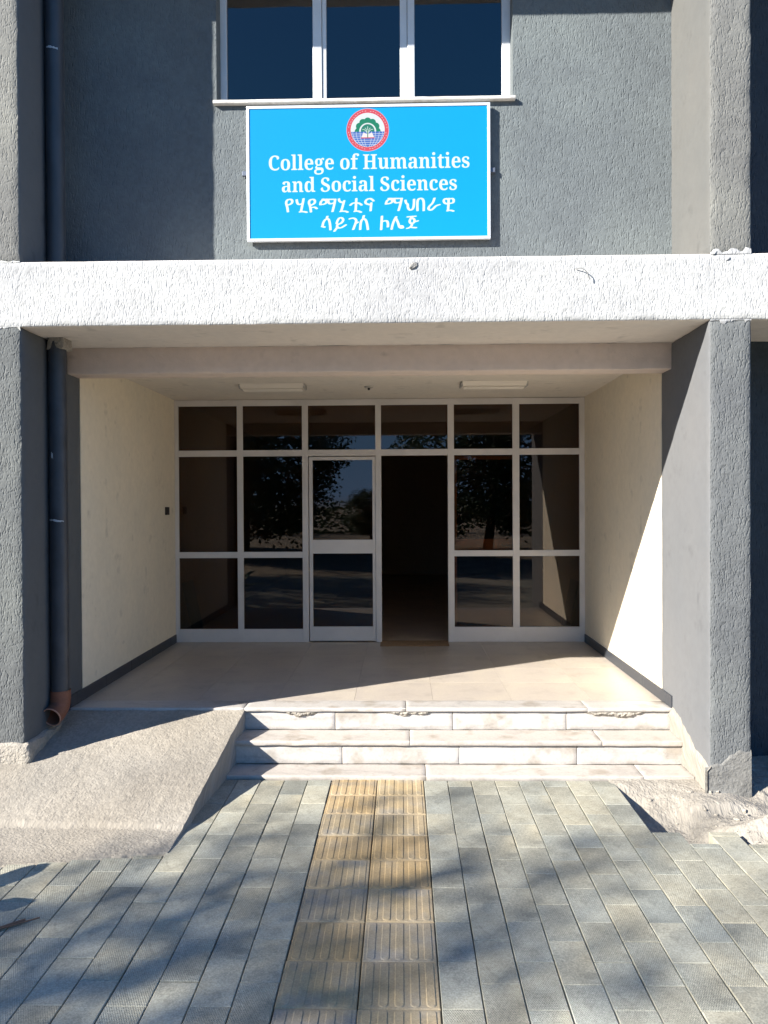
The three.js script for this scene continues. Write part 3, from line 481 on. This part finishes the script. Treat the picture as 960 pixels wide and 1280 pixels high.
// ------------------------------------------------------------ ceiling fittings, switch, mat
{
  const fit = (x, d, rot, label) => {
    const o = thing('ceiling_light', label, 'ceiling light', [x, 2.979, -d], 'fluorescent fittings on the porch ceiling'); o.rotation.y = rot;
    const s = new THREE.Shape(); s.moveTo(-0.11, 0); s.lineTo(0.11, 0); s.lineTo(0.075, -0.038); s.lineTo(-0.075, -0.038); s.closePath();
    const g = new THREE.ExtrudeGeometry(s, { depth: 0.6, bevelEnabled: false }); g.rotateY(Math.PI / 2); g.translate(-0.3, -0.001, 0); mesh('housing', boxUV(g), mat(C(0.74, 0.67, 0.58), 0.5), o);
    for (const k of [-1, 1]) { const e = new RoundedBoxGeometry(0.016, 0.042, 0.18, 1, 0.004); e.translate(k * 0.303, -0.022, 0); mesh('end_cap', e, mat(C(0.42, 0.4, 0.38), 0.5), o); }
    const t = new THREE.CylinderGeometry(0.013, 0.013, 0.56, 12); t.rotateZ(Math.PI / 2); for (const k of [-1, 1]) { const c = t.clone(); c.translate(0, -0.046, k * 0.04); mesh('tube', c, mat(C(0.72, 0.66, 0.58), 0.35), o); }
  };
  fit(-1.22, 7.62, 0.0, 'left fluorescent fitting on the porch ceiling above the fixed glass');
  fit(0.86, 7.58, 0.03, 'right fluorescent fitting on the porch ceiling above the slid back door');
  const c = thing('ceiling_rose', 'small round cap on the porch ceiling between the two light fittings', 'ceiling cap', [-0.317, 2.979, -7.76]); const g = new THREE.CylinderGeometry(0.045, 0.04, 0.015, 24); g.translate(0, -0.008, 0); mesh('cap', g, mat(C(0.45, 0.42, 0.38), 0.6), c); const g2 = new THREE.CylinderGeometry(0.012, 0.012, 0.03, 12); g2.translate(0, -0.02, 0); mesh('hook', g2, M.black, c);
  const w = thing('wall_switch', 'small dark switch box on the left porch wall near the glazed screen', 'switch', [XL, 1.783, -8.345]); const a = new RoundedBoxGeometry(0.02, 0.082, 0.1, 1, 0.004); a.translate(0.009, 0, 0); mesh('back_box', a, mat(C(0.03, 0.02, 0.014), 0.6), w); const b = new RoundedBoxGeometry(0.008, 0.04, 0.03, 1, 0.003); b.translate(0.021, 0, 0); mesh('rocker', b, M.black, w);
  const m = thing('doormat', 'worn brown strip of matting on the threshold of the open doorway', 'doormat', [0.12, FL, -8.62]);
  mesh('mat', grid(40, 8, (u, v) => { const x = mix(-0.36, 0.365, u), z = mix(0.23, -0.12, v) + 0.008 * fb(u * 9, v, 4); return [x, (v < 0.01 ? -0.002 : 0.004) + 0.012 * Math.max(0, fb(x * 6, z * 9, 1) + 0.1) * (v < 0.3 ? 1.4 : 0.4), z]; }), mat(C(0.40, 0.27, 0.165), 0.95, bumped(roughH, 0.004, soilC)), m);
}
for (const [x, a, label, wd] of [[-2.31, 0.2, 'dark board leaning against the left lobby wall behind the glass', 0.42], [1.80, -0.2, 'dark board leaning against the right lobby wall behind the glass', 0.36]]) {
  const o = thing('leaning_board', label, 'board', [x, FL, -9.05]); const g = new RoundedBoxGeometry(0.02, 0.62, wd, 1, 0.003); g.translate(0, 0.31, 0); const q = mesh('board', g, mat(C(0.03, 0.022, 0.018), 0.7), o); o.rotation.z = a;
  const e = new RoundedBoxGeometry(0.024, 0.02, wd, 1, 0.003); e.translate(0, 0.63, 0); mesh('edging', e, mat(C(0.08, 0.06, 0.045), 0.6), o);
}
// ------------------------------------------------------------ plant beside the ramp, just left of the view
{
  const base = [-3.0, 0, -3.05];
  const p = thing('broad_leaved_plant', 'broad leaved plant in a clay pot whose leaves shade the paving at left', 'plant', base);
  const lm = new THREE.MeshPhysicalMaterial({ color: C(0.05, 0.10, 0.035), roughness: 0.5, side: THREE.DoubleSide, transmission: 0.1, thickness: 0 });
  const leaf = (tip, w, up, blunt) => { const T = new THREE.Vector3(...tip).sub(new THREE.Vector3(...base)), B = new THREE.Vector3(0, 0.26, 0), Mx = T.clone().add(B).multiplyScalar(0.5).add(new THREE.Vector3(0, up, 0)); const side = new THREE.Vector3(T.z, 0, -T.x).normalize();
    mesh('leaf', grid(6, 18, (u, v) => { const q = B.clone().multiplyScalar((1 - v) ** 2).add(Mx.clone().multiplyScalar(2 * v * (1 - v))).add(T.clone().multiplyScalar(v * v)); const ww = w * (0.25 + 0.75 * Math.sin(Math.min(1, v * 1.5) * Math.PI / 2)) * (v > blunt ? 1 - 0.9 * ((v - blunt) / (1 - blunt)) : 1); q.addScaledVector(side, (u - 0.5) * ww); q.y += 0.02 * Math.abs(u - 0.5); return [q.x, q.y, q.z]; }), lm, p); };
  leaf([-2.545, 0.46, -3.64], 0.135, 0.12, 0.86); leaf([-2.40, 0.44, -3.27], 0.125, 0.12, 0.84);
  leaf([-3.3, 0.5, -2.6], 0.13, 0.15, 0.8); leaf([-3.5, 0.45, -3.2], 0.13, 0.15, 0.8); leaf([-3.2, 0.6, -3.4], 0.13, 0.15, 0.8); leaf([-2.7, 0.62, -2.7], 0.12, 0.15, 0.8);
  const pot = new THREE.LatheGeometry([[0.001, 0.0], [0.12, 0.0], [0.15, 0.24], [0.165, 0.25], [0.165, 0.28], [0.145, 0.28], [0.14, 0.25], [0.001, 0.25]].map((q) => new THREE.Vector2(...q)), 28); mesh('pot', pot, mat(C(0.3, 0.13, 0.08), 0.8), p);
  const t = thing('dry_stalk', 'thin dry brown stalk lying on the paving at the left edge', 'stalk', [-1.82, 0, -3.42]);
  const tb = (pts, r) => new THREE.TubeGeometry(new THREE.CatmullRomCurve3(pts.map((q) => new THREE.Vector3(...q))), 20, r, 6); const dm = mat(C(0.17, 0.095, 0.06), 0.9);
  mesh('stalk', tb([[-0.3, 0.012, 0.2], [-0.02, 0.008, 0.03], [0.14, 0.014, -0.09]], 0.008), dm, t); mesh('stalk', tb([[-0.2, 0.01, 0.19], [0.0, 0.012, 0.03], [0.2, 0.02, -0.1]], 0.004), dm, t);
}
// ------------------------------------------------------------ trees behind the camera: they dapple the paving and show in the glass
function tree(seed, h, trunkR, clumps, shape, perClump, leafSize) {
  const r = rng(seed), g = new THREE.Group(); const tubes = [];
  const limb = (a, b, ra, rb, bend) => { const m = a.clone().add(b).multiplyScalar(0.5).add(bend); const c = new THREE.QuadraticBezierCurve3(a, m, b), n = 8, t = new THREE.TubeGeometry(c, n, 1, 7), p = t.attributes.position; for (let i = 0; i <= n; i++) { const q = c.getPoint(i / n), R = mix(ra, rb, i / n); for (let k = 0; k <= 7; k++) { const o = i * 8 + k; p.setXYZ(o, q.x + (p.getX(o) - q.x) * R, q.y + (p.getY(o) - q.y) * R, q.z + (p.getZ(o) - q.z) * R); } } tubes.push(t); };
  const top = new THREE.Vector3((r() - 0.5) * 0.8, h * 0.62, (r() - 0.5) * 0.8);
  limb(new THREE.Vector3(0, -0.1, 0), top, trunkR, trunkR * 0.5, new THREE.Vector3((r() - 0.5) * 0.5, 0, (r() - 0.5) * 0.5));
  const pos = [];
  for (let k = 0; k < clumps; k++) {
    const c = shape(r, k); const s = new THREE.Vector3(0, 0, 0).lerp(top, 0.45 + 0.55 * r()); limb(s, c, trunkR * 0.22, 0.012, new THREE.Vector3((r() - 0.5) * 0.6, 0.35, (r() - 0.5) * 0.6));
    const rad = 0.45 + 0.5 * r();
    for (let q = 0; q < perClump; q++) {
      const d = new THREE.Vector3(r() - 0.5, (r() - 0.5) * 0.62, r() - 0.5).normalize().multiplyScalar(rad * Math.cbrt(r()) * 1.15).add(c);
      const ax = new THREE.Vector3(r() - 0.5, (r() - 0.5) * 0.7, r() - 0.5).normalize(), nn = new THREE.Vector3(r() - 0.5, 0.3 + r(), r() - 0.5).normalize(), sd = ax.clone().cross(nn).normalize(), L = leafSize * (0.7 + 0.6 * r()), w = L * 0.26;
      const A = d.clone().addScaledVector(ax, -L / 2), B = d.clone().addScaledVector(sd, w).addScaledVector(nn, -w * 0.2), Cc = d.clone().addScaledVector(ax, L / 2), E = d.clone().addScaledVector(sd, -w).addScaledVector(nn, -w * 0.2);
      pos.push(...A.toArray(), ...B.toArray(), ...Cc.toArray(), ...A.toArray(), ...Cc.toArray(), ...E.toArray());
    }
  }
  mesh('trunk', mergeGeometries(tubes), M.bark, g);
  const L = new THREE.BufferGeometry(); L.setAttribute('position', new THREE.Float32BufferAttribute(pos, 3)); L.computeVertexNormals(); mesh('crown', boxUV(L), M.leaf, g);
  return g;
}
{
  const ball = (cy, rx, ry) => (r) => { const v = new THREE.Vector3(r() - 0.5, r() - 0.5, r() - 0.5).normalize().multiplyScalar(0.5 + 0.5 * Math.sqrt(r())); return new THREE.Vector3(v.x * rx, cy + v.y * ry, v.z * rx); };
  const add = (g, label, x, z, s = 1, ry = 0, grp) => { g.name = numbered('shade_tree'); g.position.set(x, 0, z); g.scale.setScalar(s); g.rotation.y = ry; g.userData = { label, category: 'tree' }; if (grp) g.userData.group = grp; scene.add(g); return g; };
  const A = tree(101, 10, 0.17, 58, ball(8.3, 3.5, 1.6), 130, 0.17);
  add(A, 'spreading tree on the left whose crown dapples the paving before the steps', -14.1, 7.55, 1, 0.4);
  add(A.clone(), 'added unseen copy of the spreading tree, placed to deepen the shade on the nearest paving', -14.7, 6.9, 0.9, 2.3);  // extra tree added only to throw more shade on the near paving
  const B = tree(202, 8, 0.2, 130, ball(3.9, 3.4, 3.4), 200, 0.19);
  add(B, 'dense dark tree behind the viewer mirrored in the closed sliding door', -5.6, 11, 1, 1);
  const B2 = add(B.clone(), 'dense dark tree mirrored in the right hand glass behind the open doorway', 3.4, 15, 1.05, 2.4);
  add(B.clone(), 'tall dense tree mirrored in the far left glass of the entrance', -9.5, 15, 1.15, 4);
  add(B.clone(), 'low bushy tree mirrored below the gap of sky in the door', -1.6, 24, 0.36, 5.2);
  add(B.clone(), 'dense tree far right behind the viewer over the open ground', 9.5, 13, 1.1, 0.7);
}
{ // scrub along the far side of the open ground, seen only in the glass
  const r = rng(303), pos = [];
  for (let k = 0; k < 170; k++) { const cx = -34 + 68 * r(), cz = 29 + 5 * r(), H = 1.3 + 1.1 * (0.5 + fb(cx * 0.25, 1, 1)) + 2.5 * sstep(4, 10, Math.abs(cx + 1)), cy = H * r();
    for (let q = 0; q < 60; q++) { const x = cx + (r() - 0.5) * 2, y = Math.max(0.05, cy + (r() - 0.5) * 1.2), z = cz + (r() - 0.5) * 2, a = r() * 6.3, L = 0.22; pos.push(x - L * Math.cos(a), y, z - L * Math.sin(a), x, y + L * 0.6, z, x + L * Math.cos(a), y - 0.1 + 0.2 * r(), z + L * Math.sin(a)); } }
  const g = new THREE.BufferGeometry(); g.setAttribute('position', new THREE.Float32BufferAttribute(pos, 3)); g.computeVertexNormals();
  const o = mesh('scrub', boxUV(g), M.leaf, scene); o.userData = { kind: 'stuff', label: 'dark belt of scrub along the far side of the open ground', category: 'scrub' };
}
renderer.render(scene, camera);
